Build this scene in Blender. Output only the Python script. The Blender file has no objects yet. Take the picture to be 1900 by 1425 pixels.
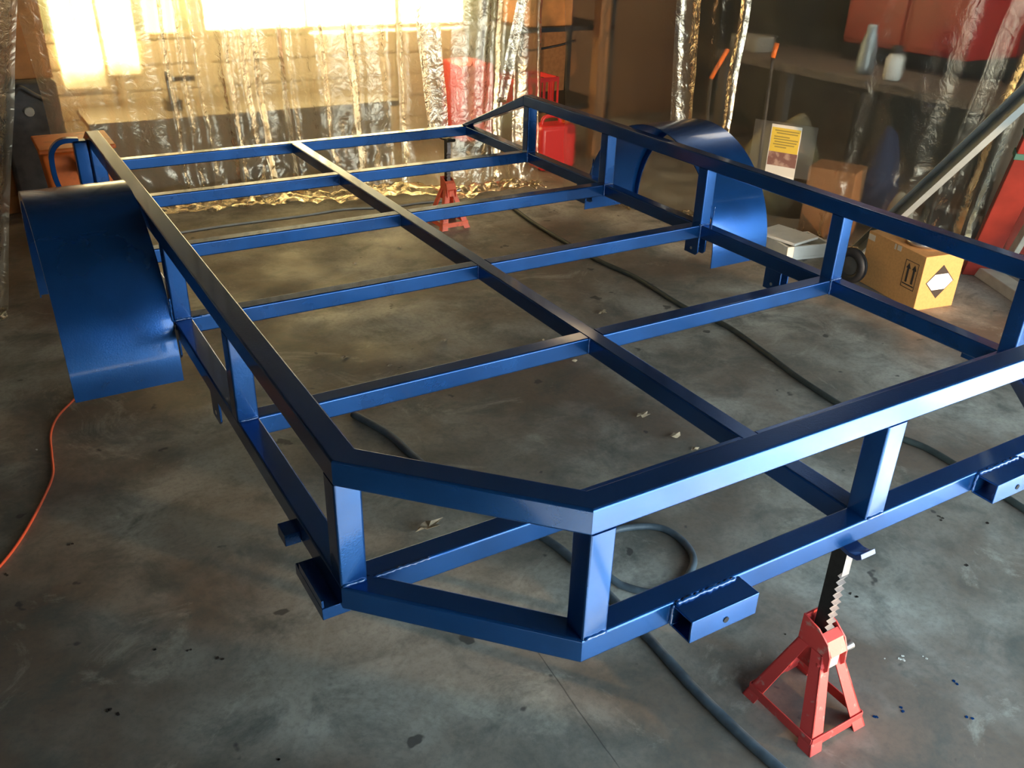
import bpy, bmesh, math, random
from math import sin, cos, pi, radians, sqrt
from mathutils import Vector, Matrix, noise

S = bpy.context.scene
COL = S.collection
random.seed(7)

# ------------------------------------------------------------------ camera
CF = 1662.118
YAW, PITCH, ROLL = -0.5508, -0.4885, 0.0305
CAM = Vector((-0.3877, -0.8671, 1.5938))
_cy, _sy, _cp, _sp = cos(YAW), sin(YAW), cos(PITCH), sin(PITCH)
_f = Vector((-_sy * _cp, _cy * _cp, _sp))
_r = Vector((_cy, _sy, 0))
_u = _r.cross(_f)
_r2 = _r * cos(ROLL) + _u * sin(ROLL)
_u2 = -_r * sin(ROLL) + _u * cos(ROLL)
cd = bpy.data.cameras.new('camera')
cam = bpy.data.objects.new('camera', cd)
COL.objects.link(cam)
M = Matrix(((_r2.x, _u2.x, -_f.x), (_r2.y, _u2.y, -_f.y), (_r2.z, _u2.z, -_f.z))).to_4x4()
M.translation = CAM
cam.matrix_world = M
cd.sensor_width = 36.0
cd.lens = 36.0 * CF / 1900.0
cd.clip_start = 0.02
S.camera = cam

# ------------------------------------------------------------------ world, sun, lamps, exposure
w = bpy.data.worlds.new('world')
S.world = w
w.use_nodes = True
wn = w.node_tree
_tc = wn.nodes.new('ShaderNodeTexCoord'); _sx = wn.nodes.new('ShaderNodeSeparateXYZ'); _cr = wn.nodes.new('ShaderNodeValToRGB')
wn.links.new(_tc.outputs['Generated'], _sx.inputs[0]); wn.links.new(_sx.outputs['Z'], _cr.inputs[0]); wn.links.new(_cr.outputs[0], wn.nodes['Background'].inputs['Color'])
_cr.color_ramp.elements[0].position = 0.0; _cr.color_ramp.elements[0].color = (0.84, 0.95, 1.0, 1)   # bright hazy horizon
_cr.color_ramp.elements[1].position = 1.0; _cr.color_ramp.elements[1].color = (0.13, 0.22, 0.36, 1)   # dimmer zenith
_e = _cr.color_ramp.elements.new(0.35); _e.color = (0.42, 0.60, 0.72, 1)
wn.nodes['Background'].inputs['Strength'].default_value = 7.5

sd = bpy.data.lights.new('sun', 'SUN')
sd.energy = 46.0
sd.color = (0.93, 1.0, 0.99)
sd.angle = radians(0.6)
sun = bpy.data.objects.new('sun', sd)
sun.location = (9, 4, 7)
sun.rotation_euler = Vector((-0.60, 0.33, -0.62)).to_track_quat('-Z', 'Y').to_euler()
COL.objects.link(sun)

def area(name, loc, target, sx, sy, power, color):
    d = bpy.data.lights.new(name, 'AREA')
    d.shape = 'RECTANGLE'; d.size = sx; d.size_y = sy; d.energy = power; d.color = color
    o = bpy.data.objects.new(name, d)
    o.location = loc
    o.rotation_euler = (Vector(target) - Vector(loc)).to_track_quat('-Z', 'Y').to_euler()
    COL.objects.link(o)
    return o

# portal that guides sampling of the sky through the open front of the garage
pt = area('door_opening_portal', (2.5, -1.10, 0.75), (2.5, 2, 0.75), 4.4, 1.5, 1, (1, 1, 1))
pt.data.cycles.is_portal = True
# added warm spots standing in for low sun on the jack stand and carton
_sp = bpy.data.lights.new('sun_shaft_spot', 'SPOT'); _sp.energy = 1100; _sp.color = (1.0, 0.60, 0.26); _sp.spot_size = radians(14); _sp.spot_blend = 0.25; _sp.shadow_soft_size = 0.03
yl = bpy.data.objects.new('sun_shaft_spot', _sp); yl.location = (3.1, -3.2, 0.75); COL.objects.link(yl)
yl.rotation_euler = (Vector((3.27, 1.8, 0.38)) - yl.location).to_track_quat('-Z', 'Y').to_euler()
_sp2 = _sp.copy(); _sp2.energy = 520; _sp2.spot_size = radians(7.5)
yl2 = bpy.data.objects.new('sun_shaft_spot', _sp2); yl2.location = (2.9, -2.4, 0.45); COL.objects.link(yl2)
yl2.rotation_euler = (Vector((1.0, -0.06, 0.17)) - yl2.location).to_track_quat('-Z', 'Y').to_euler()
# added warm fill lights behind the plastic, no fixtures stand there
area('warm_fill', (1.55, 4.95, 1.40), (1.5, 5.5, 0.8), 2.6, 0.12, 19, (1.0, 0.78, 0.42))
area('warm_fill', (3.2, 4.3, 2.35), (3.4, 4.4, 0), 0.5, 0.3, 3, (1.0, 0.72, 0.42))
area('warm_fill', (4.4, 3.0, 2.5), (4.4, 2.6, 0), 0.9, 0.4, 6, (1.0, 0.86, 0.66))

S.view_settings.view_transform = 'Standard'
S.view_settings.look = 'None'
S.view_settings.gamma = 1.0
S.view_settings.use_curve_mapping = False
S.view_settings.exposure = 0.72
S.render.film_transparent = False

# ------------------------------------------------------------------ geometry helpers
def ray(u, v):
    d = _r2 * ((u - 950) / CF) + _u2 * ((712.5 - v) / CF) + _f
    return d
def at(u, v, x=None, y=None, z=None):
    """measured point of the photograph on a known world plane (used to take real positions)"""
    d = ray(u, v)
    if x is not None: t = (x - CAM.x) / d.x
    elif y is not None: t = (y - CAM.y) / d.y
    else: t = (z - CAM.z) / d.z
    return CAM + d * t

class MB:
    def __init__(s): s.v = []; s.f = []; s.mi = []
    def add(s, vs, fs, mi=0):
        n = len(s.v); s.v += [Vector(p) for p in vs]
        s.f += [[i + n for i in f] for f in fs]; s.mi += [mi] * len(fs); return s
    def hexa(s, p, mi=0):
        # p: 4 bottom (ccw) + 4 top
        return s.add(p, [(3, 2, 1, 0), (4, 5, 6, 7), (0, 1, 5, 4), (1, 2, 6, 5), (2, 3, 7, 6), (3, 0, 4, 7)], mi)
    def box(s, a, b, mi=0):
        x0, y0, z0 = a; x1, y1, z1 = b
        return s.hexa([(x0, y0, z0), (x1, y0, z0), (x1, y1, z0), (x0, y1, z0), (x0, y0, z1), (x1, y0, z1), (x1, y1, z1), (x0, y1, z1)], mi)
    def prism(s, poly, axis, a, b, mi=0):
        def P(p, t):
            return {'x': (t, p[0], p[1]), 'y': (p[0], t, p[1]), 'z': (p[0], p[1], t)}[axis]
        n = len(poly)
        vs = [P(p, a) for p in poly] + [P(p, b) for p in poly]
        fs = [tuple(range(n))[::-1], tuple(range(n, 2 * n))] + [(i, (i + 1) % n, n + (i + 1) % n, n + i) for i in range(n)]
        return s.add(vs, fs, mi)
    def bar(s, p0, p1, wx, wy, up=(0, 0, 1), mi=0):
        p0 = Vector(p0); p1 = Vector(p1); d = (p1 - p0).normalized()
        a = d.cross(Vector(up))
        if a.length < 1e-4: a = d.cross(Vector((0, 1, 0)))
        a.normalize(); b = a.cross(d).normalized()
        a *= wx / 2; b *= wy / 2
        return s.hexa([p0 - a - b, p0 + a - b, p0 + a + b, p0 - a + b, p1 - a - b, p1 + a - b, p1 + a + b, p1 - a + b], mi)
    def tube(s, pts, r, seg=8, mi=0, caps=True):
        pts = [Vector(p) for p in pts]; n = len(pts); ref = Vector((0, 0, 1))
        rings = []
        pa = None
        for i, p in enumerate(pts):
            d = (pts[min(i + 1, n - 1)] - pts[max(i - 1, 0)]).normalized()
            if pa is None:
                a = d.cross(ref)
                if a.length < 1e-3: a = d.cross(Vector((1, 0, 0)))
            else:
                a = pa - d * pa.dot(d)
            a.normalize(); pa = a; b = d.cross(a)
            rr = r[i] if isinstance(r, (list, tuple)) else r
            rings.append([p + a * rr * cos(2 * pi * k / seg) + b * rr * sin(2 * pi * k / seg) for k in range(seg)])
        vs = [q for R in rings for q in R]; fs = []
        for i in range(n - 1):
            for k in range(seg):
                k2 = (k + 1) % seg
                fs.append((i * seg + k, i * seg + k2, (i + 1) * seg + k2, (i + 1) * seg + k))
        if caps:
            fs.append(tuple(range(seg))[::-1]); fs.append(tuple((n - 1) * seg + k for k in range(seg)))
        return s.add(vs, fs, mi)
    def lathe(s, prof, c=(0, 0, 0), seg=20, mi=0, axis='z'):
        vs = []; m = len(prof)
        for r, h in prof:
            for k in range(seg):
                a = 2 * pi * k / seg
                q = {'z': (r * cos(a), r * sin(a), h), 'x': (h, r * cos(a), r * sin(a)), 'y': (r * sin(a), h, r * cos(a))}[axis]
                vs.append(Vector(q) + Vector(c))
        fs = [(i * seg + k, i * seg + (k + 1) % seg, (i + 1) * seg + (k + 1) % seg, (i + 1) * seg + k) for i in range(m - 1) for k in range(seg)]
        fs.append(tuple(range(seg))[::-1]); fs.append(tuple((m - 1) * seg + k for k in range(seg)))
        return s.add(vs, fs, mi)

def smoothpath(P, n=8):
    P = [Vector(p) for p in P]; out = []
    for i in range(len(P) - 1):
        p0 = P[max(i - 1, 0)]; p1 = P[i]; p2 = P[i + 1]; p3 = P[min(i + 2, len(P) - 1)]
        for k in range(n):
            t = k / n
            out.append(0.5 * ((2 * p1) + (-p0 + p2) * t + (2 * p0 - 5 * p1 + 4 * p2 - p3) * t * t + (-p0 + 3 * p1 - 3 * p2 + p3) * t ** 3))
    out.append(P[-1]); return out
def root_of(p):
    while p.parent: p = p.parent
    return p
def obj(name, mb, mat, parent=None, bevel=0, seg=2, smooth=False, along=None):
    me = bpy.data.meshes.new(name)
    off = root_of(parent).location if parent else Vector((0, 0, 0))
    rt = root_of(parent) if parent else None
    me.from_pydata([v - off if not (rt and rt.get('_local')) else v for v in mb.v], [], mb.f)
    mats = mat if isinstance(mat, (list, tuple)) else [mat]
    for m in mats: me.materials.append(m)
    for p, i in zip(me.polygons, mb.mi): p.material_index = i
    bm = bmesh.new(); bm.from_mesh(me)
    bmesh.ops.recalc_face_normals(bm, faces=bm.faces)
    if along is not None and bevel:      # round only the long edges of a box section, its cut ends stay flush
        al = Vector(along).normalized()
        es = [e for e in bm.edges if abs((e.verts[0].co - e.verts[1].co).normalized().dot(al)) > 0.97]
        bmesh.ops.bevel(bm, geom=es, offset=bevel, segments=seg, profile=0.5, affect='EDGES', clamp_overlap=True)
    bm.to_mesh(me); bm.free()
    if smooth or along is not None:
        for p in me.polygons: p.use_smooth = True
        if along is not None: me.set_sharp_from_angle(angle=radians(50))
    o = bpy.data.objects.new(name, me); COL.objects.link(o)
    if parent: o.parent = parent
    if along is not None:
        wn_ = o.modifiers.new('flat_faces', 'WEIGHTED_NORMAL'); wn_.keep_sharp = True; wn_.weight = 100; wn_.mode = 'FACE_AREA'
    if bevel and along is None:
        b = o.modifiers.new('bevel', 'BEVEL'); b.width = bevel; b.segments = seg; b.limit_method = 'ANGLE'
        b.angle_limit = radians(35); b.harden_normals = False
        for p in me.polygons: p.use_smooth = True
        try:
            me.set_sharp_from_angle(angle=radians(50))
        except Exception: pass
        b.use_clamp_overlap = True
    return o
def tag(o, label=None, cat=None, group=None, kind=None):
    if label: o['label'] = label
    if cat: o['category'] = cat
    if group: o['group'] = group
    if kind: o['kind'] = kind
    return o
def thing(name, label, cat, loc=(0, 0, 0), group=None, local=False):
    o = bpy.data.objects.new(name, None); COL.objects.link(o); o.location = loc
    o.empty_display_size = 0.1
    if local: o['_local'] = 1
    return tag(o, label, cat, group)

# ------------------------------------------------------------------ materials
def pmat(name, color, rough=0.5, metal=0.0, coat=0.0, coat_r=0.1, spec=0.5, noise_amt=0.0, scale=20, bump=0.0, bscale=200, color2=None, thresh=(0.4, 0.65), trans=0):
    m = bpy.data.materials.new(name); m.use_nodes = True
    nt = m.node_tree; b = nt.nodes['Principled BSDF']
    b.inputs['Base Color'].default_value = (*color, 1)
    b.inputs['Roughness'].default_value = rough
    b.inputs['Metallic'].default_value = metal
    b.inputs['Coat Weight'].default_value = coat
    b.inputs['Coat Roughness'].default_value = coat_r
    b.inputs['Specular IOR Level'].default_value = spec
    tc = nt.nodes.new('ShaderNodeTexCoord')
    if color2 or noise_amt:
        n = nt.nodes.new('ShaderNodeTexNoise'); n.inputs['Scale'].default_value = scale; n.inputs['Detail'].default_value = 6
        nt.links.new(tc.outputs['Object'], n.inputs['Vector'])
        r = nt.nodes.new('ShaderNodeMapRange'); r.inputs[1].default_value = thresh[0]; r.inputs[2].default_value = thresh[1]
        nt.links.new(n.outputs['Fac'], r.inputs[0])
        mx = nt.nodes.new('ShaderNodeMix'); mx.data_type = 'RGBA'
        c2 = color2 or tuple(c * (1 - noise_amt) for c in color)
        mx.inputs[6].default_value = (*color, 1); mx.inputs[7].default_value = (*c2, 1)
        nt.links.new(r.outputs[0], mx.inputs[0]); nt.links.new(mx.outputs[2], b.inputs['Base Color'])
    if bump:
        n2 = nt.nodes.new('ShaderNodeTexNoise'); n2.inputs['Scale'].default_value = bscale; n2.inputs['Detail'].default_value = 3
        nt.links.new(tc.outputs['Object'], n2.inputs['Vector'])
        bp = nt.nodes.new('ShaderNodeBump'); bp.inputs['Strength'].default_value = bump; bp.inputs['Distance'].default_value = 0.002
        nt.links.new(n2.outputs['Fac'], bp.inputs['Height']); nt.links.new(bp.outputs[0], b.inputs['Normal'])
    return m

def emat(name, color, strength):
    m = bpy.data.materials.new(name); m.use_nodes = True
    nt = m.node_tree; nt.nodes.remove(nt.nodes['Principled BSDF'])
    e = nt.nodes.new('ShaderNodeEmission'); e.inputs[0].default_value = (*color, 1); e.inputs[1].default_value = strength
    nt.links.new(e.outputs[0], nt.nodes['Material Output'].inputs[0])
    return m

paint = pmat('blue_gloss_paint', (0.011, 0.086, 0.295), rough=0.27, metal=0.66, coat=0.5, coat_r=0.08, spec=0.5, noise_amt=0.25, scale=6, bump=0.12, bscale=260)
weld = pmat('blue_weld', (0.008, 0.07, 0.24), rough=0.12, coat=1.0, coat_r=0.04, bump=0.9, bscale=140)
black = pmat('black_rubber', (0.012, 0.012, 0.013), rough=0.55)
litsteel = pmat('lit_tooth_steel', (0.34, 0.28, 0.25), rough=0.5, metal=0.2, noise_amt=0.2, scale=60)  # paler steel for the tooth faces, the light on them put into the colour
darkmetal = pmat('dark_ratchet_steel', (0.02, 0.019, 0.018), rough=0.42, metal=0.3, noise_amt=0.4, scale=60)
red = pmat('worn_red_paint', (0.50, 0.045, 0.04), rough=0.5, color2=(0.38, 0.20, 0.17), scale=45, thresh=(0.60, 0.72), bump=0.2, bscale=90)
redorange = pmat('orange_red_paint', (1.0, 0.17, 0.075), rough=0.5, color2=(0.6, 0.1, 0.05), scale=40, thresh=(0.55, 0.8))
steel = pmat('zinc_steel', (0.55, 0.54, 0.52), rough=0.3, metal=0.9)
hosegrey = pmat('grey_hose', (0.075, 0.10, 0.12), rough=0.5, noise_amt=0.35, scale=30)
hosedark = pmat('dark_green_grey_hose', (0.035, 0.045, 0.04), rough=0.6, noise_amt=0.3, scale=30)
orangecord = pmat('orange_cord_rubber', (0.55, 0.08, 0.03), rough=0.5)
white = pmat('white_foam', (0.72, 0.70, 0.62), rough=0.7, noise_amt=0.12, scale=12)
card = pmat('cardboard', (0.58, 0.275, 0.085), rough=0.8, noise_amt=0.12, scale=90)
cardD = pmat('brown_cardboard', (0.30, 0.14, 0.055), rough=0.85, noise_amt=0.2, scale=30)
ink = pmat('black_print', (0.03, 0.02, 0.014), rough=0.8)
whitepaper = pmat('white_label', (0.80, 0.76, 0.66), rough=0.6)
tape = pmat('clear_tape', (0.60, 0.48, 0.34), rough=0.35)
yellow = pmat('yellow_print', (0.80, 0.56, 0.03), rough=0.6)
maroon = pmat('dark_red_print', (0.20, 0.07, 0.05), rough=0.7, color2=(0.45, 0.27, 0.2), scale=25, thresh=(0.45, 0.6))
yelink = pmat('olive_text_print', (0.33, 0.24, 0.02), rough=0.7)
orange = pmat('orange_plastic', (0.95, 0.20, 0.03), rough=0.5, color2=(0.65, 0.13, 0.03), scale=18, thresh=(0.5, 0.75))
orangewall = pmat('orange_board', (0.50, 0.20, 0.05), rough=0.7, noise_amt=0.3, scale=9)
darkstuff = pmat('dark_grey_machine', (0.06, 0.052, 0.042), rough=0.6, noise_amt=0.5, scale=14)
tarp = pmat('dark_olive_tarp', (0.10, 0.085, 0.055), rough=0.5, color2=(0.24, 0.19, 0.08), scale=7, thresh=(0.45, 0.62))
navy = pmat('navy_cloth', (0.016, 0.024, 0.055), rough=0.8)
redplastic = pmat('red_plastic', (0.62, 0.03, 0.03), rough=0.4)
redcab = pmat('red_enamel', (0.38, 0.03, 0.022), rough=0.35, noise_amt=0.25, scale=8)
wood = pmat('weathered_wood', (0.20, 0.155, 0.11), rough=0.8, color2=(0.12, 0.10, 0.08), scale=16)
palewood = pmat('pale_board', (0.40, 0.36, 0.28), rough=0.75, noise_amt=0.2, scale=10)
greensage = pmat('sage_wall_paint', (0.26, 0.29, 0.22), rough=0.8, noise_amt=0.15, scale=3)
sack = pmat('pale_sack', (0.42, 0.35, 0.24), rough=0.8, noise_amt=0.3, scale=8, bump=0.5, bscale=25)
galv = pmat('galvanised_steel', (0.42, 0.46, 0.45), rough=0.42, metal=0.35, noise_amt=0.12, scale=10)
greenstrap = pmat('green_webbing', (0.035, 0.10, 0.075), rough=0.8)
leafm = pmat('dry_leaf', (0.22, 0.15, 0.08), rough=0.8, noise_amt=0.4, scale=50)
leafp = pmat('pale_dry_leaf', (0.42, 0.31, 0.19), rough=0.8, noise_amt=0.3, scale=50)
cream = pmat('cream_door_paint', (0.62, 0.52, 0.32), rough=0.6, noise_amt=0.12, scale=4)
benchm = pmat('grey_brown_bench', (0.17, 0.14, 0.10), rough=0.45, noise_amt=0.25, scale=5)
ceilm = pmat('ceiling_boards', (0.035, 0.03, 0.026), rough=0.8)
wallm = pmat('garage_wall', (0.20, 0.17, 0.13), rough=0.85, noise_amt=0.2, scale=3)
ventm = pmat('dark_void', (0.01, 0.01, 0.012), rough=0.9)
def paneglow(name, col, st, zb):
    # glow painted to fade towards the bottom and vary by noise, softening pane edges
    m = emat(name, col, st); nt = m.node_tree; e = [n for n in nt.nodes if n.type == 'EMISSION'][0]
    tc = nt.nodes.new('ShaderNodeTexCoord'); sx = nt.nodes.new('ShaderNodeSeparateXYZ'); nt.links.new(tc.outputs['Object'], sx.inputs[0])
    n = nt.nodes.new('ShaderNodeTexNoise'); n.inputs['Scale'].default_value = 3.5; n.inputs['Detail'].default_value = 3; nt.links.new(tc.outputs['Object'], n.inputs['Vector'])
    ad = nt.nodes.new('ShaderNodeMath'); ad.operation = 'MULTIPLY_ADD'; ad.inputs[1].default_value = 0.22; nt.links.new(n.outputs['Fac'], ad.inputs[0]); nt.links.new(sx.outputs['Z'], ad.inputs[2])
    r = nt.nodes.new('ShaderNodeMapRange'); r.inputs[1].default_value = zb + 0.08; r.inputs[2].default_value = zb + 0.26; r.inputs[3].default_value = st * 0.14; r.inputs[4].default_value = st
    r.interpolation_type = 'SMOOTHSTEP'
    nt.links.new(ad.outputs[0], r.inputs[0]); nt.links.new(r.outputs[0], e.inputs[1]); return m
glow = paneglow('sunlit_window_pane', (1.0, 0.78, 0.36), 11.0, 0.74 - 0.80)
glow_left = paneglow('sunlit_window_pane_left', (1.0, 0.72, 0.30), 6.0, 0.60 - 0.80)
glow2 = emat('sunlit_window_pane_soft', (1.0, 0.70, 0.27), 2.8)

def concrete(name, base=(0.215, 0.188, 0.148), warm=(0.145, 0.095, 0.064), pale=(0.45, 0.43, 0.365)):
    m = bpy.data.materials.new(name); m.use_nodes = True
    nt = m.node_tree; L = nt.links.new; b = nt.nodes['Principled BSDF']
    b.inputs['Roughness'].default_value = 0.55
    b.inputs['Specular IOR Level'].default_value = 0.35
    tc = nt.nodes.new('ShaderNodeTexCoord')
    def N(scale, detail=6, rough=0.6, dist=0.0, off=0):
        mp = nt.nodes.new('ShaderNodeMapping'); mp.inputs['Location'].default_value = (off, off * 0.7, 0)
        L(tc.outputs['Object'], mp.inputs['Vector'])
        n = nt.nodes.new('ShaderNodeTexNoise'); n.inputs['Scale'].default_value = scale
        n.inputs['Detail'].default_value = detail; n.inputs['Roughness'].default_value = rough; n.inputs['Distortion'].default_value = dist
        L(mp.outputs[0], n.inputs['Vector']); return n.outputs['Fac']
    def rng(x, a, c, lo=0, hi=1):
        r = nt.nodes.new('ShaderNodeMapRange'); r.inputs[1].default_value = a; r.inputs[2].default_value = c
        r.inputs[3].default_value = lo; r.inputs[4].default_value = hi
        L(x, r.inputs[0]); return r.outputs[0]
    def mix(f, a, c):
        x = nt.nodes.new('ShaderNodeMix'); x.data_type = 'RGBA'
        L(f, x.inputs[0])
        for s, k in ((a, 6), (c, 7)):
            if isinstance(s, tuple): x.inputs[k].default_value = (*s, 1)
            else: L(s, x.inputs[k])
        return x.outputs[2]
    c = mix(rng(N(1.3, 6, 0.6, 0.4), 0.40, 0.62), base, pale)
    c = mix(rng(N(1.1, 5, 0.6, 0.3, 7.3), 0.42, 0.60, 0, 0.85), c, warm)
    c = mix(rng(N(5.0, 10, 0.7, 0.5, 3.1), 0.48, 0.68, 0, 0.85), c, (0.095, 0.10, 0.085))
    c = mix(rng(N(2.6, 8, 0.75, 1.2, 11.), 0.57, 0.68, 0, 0.55), c, (0.46, 0.43, 0.34))
    c = mix(rng(N(60, 4, 0.7, 0, 1.), 0.45, 0.8, 0, 0.5), c, (0.09, 0.085, 0.075))
    c = mix(rng(N(9, 3, 0.5, 0, 21.), 0.685, 0.71, 0, 0.85), c, (0.055, 0.05, 0.045))
    # one hairline crack and one pale scuff, each a thin wavy line across the slab
    def line(c, p, q, wdt, col, amt, wob):
        p, q = Vector(p), Vector(q); d = (q - p).normalized(); nrm = Vector((-d.y, d.x, 0))
        nn = nt.nodes.new('ShaderNodeTexNoise'); nn.inputs['Scale'].default_value = 2.5; nn.inputs['Detail'].default_value = 4
        L(tc.outputs['Object'], nn.inputs['Vector'])
        dt = nt.nodes.new('ShaderNodeVectorMath'); dt.operation = 'DOT_PRODUCT'; dt.inputs[1].default_value = nrm
        L(tc.outputs['Object'], dt.inputs[0])
        ma = nt.nodes.new('ShaderNodeMath'); ma.operation = 'MULTIPLY_ADD'; ma.inputs[1].default_value = wob; ma.inputs[2].default_value = -p.dot(nrm) - wob * 0.5
        L(nn.outputs['Fac'], ma.inputs[0])
        ad = nt.nodes.new('ShaderNodeMath'); ad.operation = 'ADD'; L(dt.outputs['Value'], ad.inputs[0]); L(ma.outputs[0], ad.inputs[1])
        ab = nt.nodes.new('ShaderNodeMath'); ab.operation = 'ABSOLUTE'; L(ad.outputs[0], ab.inputs[0])
        dl = nt.nodes.new('ShaderNodeVectorMath'); dl.operation = 'DOT_PRODUCT'; dl.inputs[1].default_value = d
        L(tc.outputs['Object'], dl.inputs[0])
        e0 = rng(dl.outputs['Value'], p.dot(d) - 0.02, p.dot(d) + 0.02); e1 = rng(dl.outputs['Value'], q.dot(d) - 0.02, q.dot(d) + 0.02, 1, 0)
        m1 = nt.nodes.new('ShaderNodeMath'); m1.operation = 'MULTIPLY'; L(e0, m1.inputs[0]); L(e1, m1.inputs[1])
        m2 = nt.nodes.new('ShaderNodeMath'); m2.operation = 'MULTIPLY'; L(m1.outputs[0], m2.inputs[0]); L(rng(ab.outputs[0], 0, wdt, amt, 0), m2.inputs[1])
        return mix(m2.outputs[0], c, col)
    if name.startswith('stained'):
        c = line(c, at(985, 1195, z=0), at(1150, 1425, z=0), 0.0022, (0.04, 0.036, 0.03), 0.85, 0.03)
        c = line(c, at(600, 1130, z=0), at(575, 1320, z=0), 0.008, (0.34, 0.32, 0.26), 0.5, 0.06)
        c = line(c, at(1290, 610, z=0), at(1500, 560, z=0), 0.006, (0.08, 0.07, 0.06), 0.5, 0.05)
        c = line(c, at(1060, 470, z=0), at(1330, 440, z=0), 0.012, (0.07, 0.055, 0.045), 0.6, 0.05)
    L(c, b.inputs['Base Color'])
    bp = nt.nodes.new('ShaderNodeBump'); bp.inputs['Strength'].default_value = 0.25; bp.inputs['Distance'].default_value = 0.003
    L(N(25, 8, 0.7), bp.inputs['Height']); L(bp.outputs[0], b.inputs['Normal'])
    r = rng(N(3.5, 6, 0.6, 0, 5.), 0.35, 0.7, 0.42, 0.75); L(r, b.inputs['Roughness'])
    return m
conc = concrete('stained_concrete')
drive = concrete('driveway_concrete', (0.42, 0.41, 0.38), (0.36, 0.33, 0.28), (0.5, 0.49, 0.46))

def plastic(name, tint=(1.0, 0.97, 0.90), haze=0.12, gloss=0.17, crump=0.5):
    m = bpy.data.materials.new(name); m.use_nodes = True
    nt = m.node_tree; L = nt.links.new; nt.nodes.remove(nt.nodes['Principled BSDF'])
    out = nt.nodes['Material Output']
    tc = nt.nodes.new('ShaderNodeTexCoord')
    n = nt.nodes.new('ShaderNodeTexNoise'); n.inputs['Scale'].default_value = 18; n.inputs['Detail'].default_value = 5; n.inputs['Distortion'].default_value = 1.2
    L(tc.outputs['Object'], n.inputs['Vector'])
    bp = nt.nodes.new('ShaderNodeBump'); bp.inputs['Strength'].default_value = crump; bp.inputs['Distance'].default_value = 0.012
    L(n.outputs['Fac'], bp.inputs['Height'])
    tr = nt.nodes.new('ShaderNodeBsdfTransparent'); tr.inputs[0].default_value = (*tint, 1)
    rf = nt.nodes.new('ShaderNodeBsdfRefraction'); rf.inputs['IOR'].default_value = 1.03; rf.inputs['Roughness'].default_value = 0.5 if name == 'clear_plastic_film' else 0.42
    rf.inputs[0].default_value = (*tint, 1)
    gl = nt.nodes.new('ShaderNodeBsdfGlossy'); gl.inputs['Roughness'].default_value = 0.17; gl.inputs[0].default_value = (0.95, 0.82, 0.62, 1)  # golden light on the sheets put into the gloss and haze colours
    L(bp.outputs[0], gl.inputs['Normal']); L(bp.outputs[0], rf.inputs['Normal'])
    df = nt.nodes.new('ShaderNodeBsdfDiffuse'); df.inputs[0].default_value = (0.62, 0.53, 0.38, 1)
    tl = nt.nodes.new('ShaderNodeBsdfTranslucent'); tl.inputs[0].default_value = (0.62, 0.53, 0.38, 1)
    def mix(f, a, b):
        x = nt.nodes.new('ShaderNodeMixShader')
        if isinstance(f, float): x.inputs[0].default_value = f
        else: L(f, x.inputs[0])
        L(a, x.inputs[1]); L(b, x.inputs[2]); return x.outputs[0]
    a = mix(0.42 if name.endswith('grey') else 0.9, tr.outputs[0], rf.outputs[0])
    hz = mix(0.5, df.outputs[0], tl.outputs[0])
    # dust makes the film milkier in drifting patches
    n2 = nt.nodes.new('ShaderNodeTexNoise'); n2.inputs['Scale'].default_value = 2.2; n2.inputs['Detail'].default_value = 5
    L(tc.outputs['Object'], n2.inputs['Vector'])
    mr = nt.nodes.new('ShaderNodeMapRange'); mr.inputs[1].default_value = 0.35; mr.inputs[2].default_value = 0.7
    mr.inputs[3].default_value = haze * 0.5; mr.inputs[4].default_value = haze * 1.6
    L(n2.outputs['Fac'], mr.inputs[0])
    lw = nt.nodes.new('ShaderNodeLayerWeight'); lw.inputs[0].default_value = 0.35
    L(bp.outputs[0], lw.inputs['Normal'])
    ad = nt.nodes.new('ShaderNodeMath'); ad.operation = 'MULTIPLY_ADD'; ad.inputs[1].default_value = 0.45
    L(lw.outputs['Facing'], ad.inputs[0]); L(mr.outputs[0], ad.inputs[2]); ad.use_clamp = True
    mh = nt.nodes.new('ShaderNodeMath'); mh.operation = 'MULTIPLY'; mh.inputs[1].default_value = 0.8; L(ad.outputs[0], mh.inputs[0])
    a = mix(mh.outputs[0], a, hz)
    mg = nt.nodes.new('ShaderNodeMath'); mg.operation = 'MULTIPLY_ADD'; mg.inputs[1].default_value = 0.7; mg.inputs[2].default_value = gloss
    L(lw.outputs['Fresnel'], mg.inputs[0]); mg.use_clamp = True
    a = mix(mg.outputs[0], a, gl.outputs[0])
    L(a, out.inputs[0])
    return m
film = plastic('clear_plastic_film', haze=0.12, gloss=0.09, crump=0.45)
filmR = plastic('clear_plastic_film_grey', tint=(0.96, 0.97, 0.95), haze=0.02, gloss=0.03, crump=0.3)

# ------------------------------------------------------------------ the setting
WX0, WX1, WY0, WY1, WZ = -1.9, 5.3, -1.15, 5.6, 2.6
def struct(name, mb, mat, parent=None, **k):
    o = obj(name, mb, mat, parent, **k)
    if not parent: o['kind'] = 'structure'
    return o
struct('floor', MB().box((WX0, WY0, -0.12), (WX1, WY1, 0.0)), conc)
struct('trim_1', MB().box((-14, -16, -0.16), (16, WY0, -0.01)), drive)['label'] = 'bright concrete driveway outside the open front'
struct('ceiling', MB().box((WX0, WY0, WZ), (WX1, WY1, WZ + 0.1)), ceilm)
struct('wall_left', MB().box((WX0 - 0.12, WY0, 0), (WX0, WY1, WZ)), wallm)
struct('wall_right', MB().box((WX1, WY0, 0), (WX1 + 0.12, WY1, WZ)), pmat('dim_wall_boards', (0.075, 0.072, 0.055), rough=0.85, color2=(0.035, 0.035, 0.03), scale=2.5))
obj('wall_panel', MB().box((WX1 - 0.03, 0.3, 0.85), (WX1 - 0.001, 2.15, 2.3)), greensage, bpy.data.objects['wall_right'])
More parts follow.
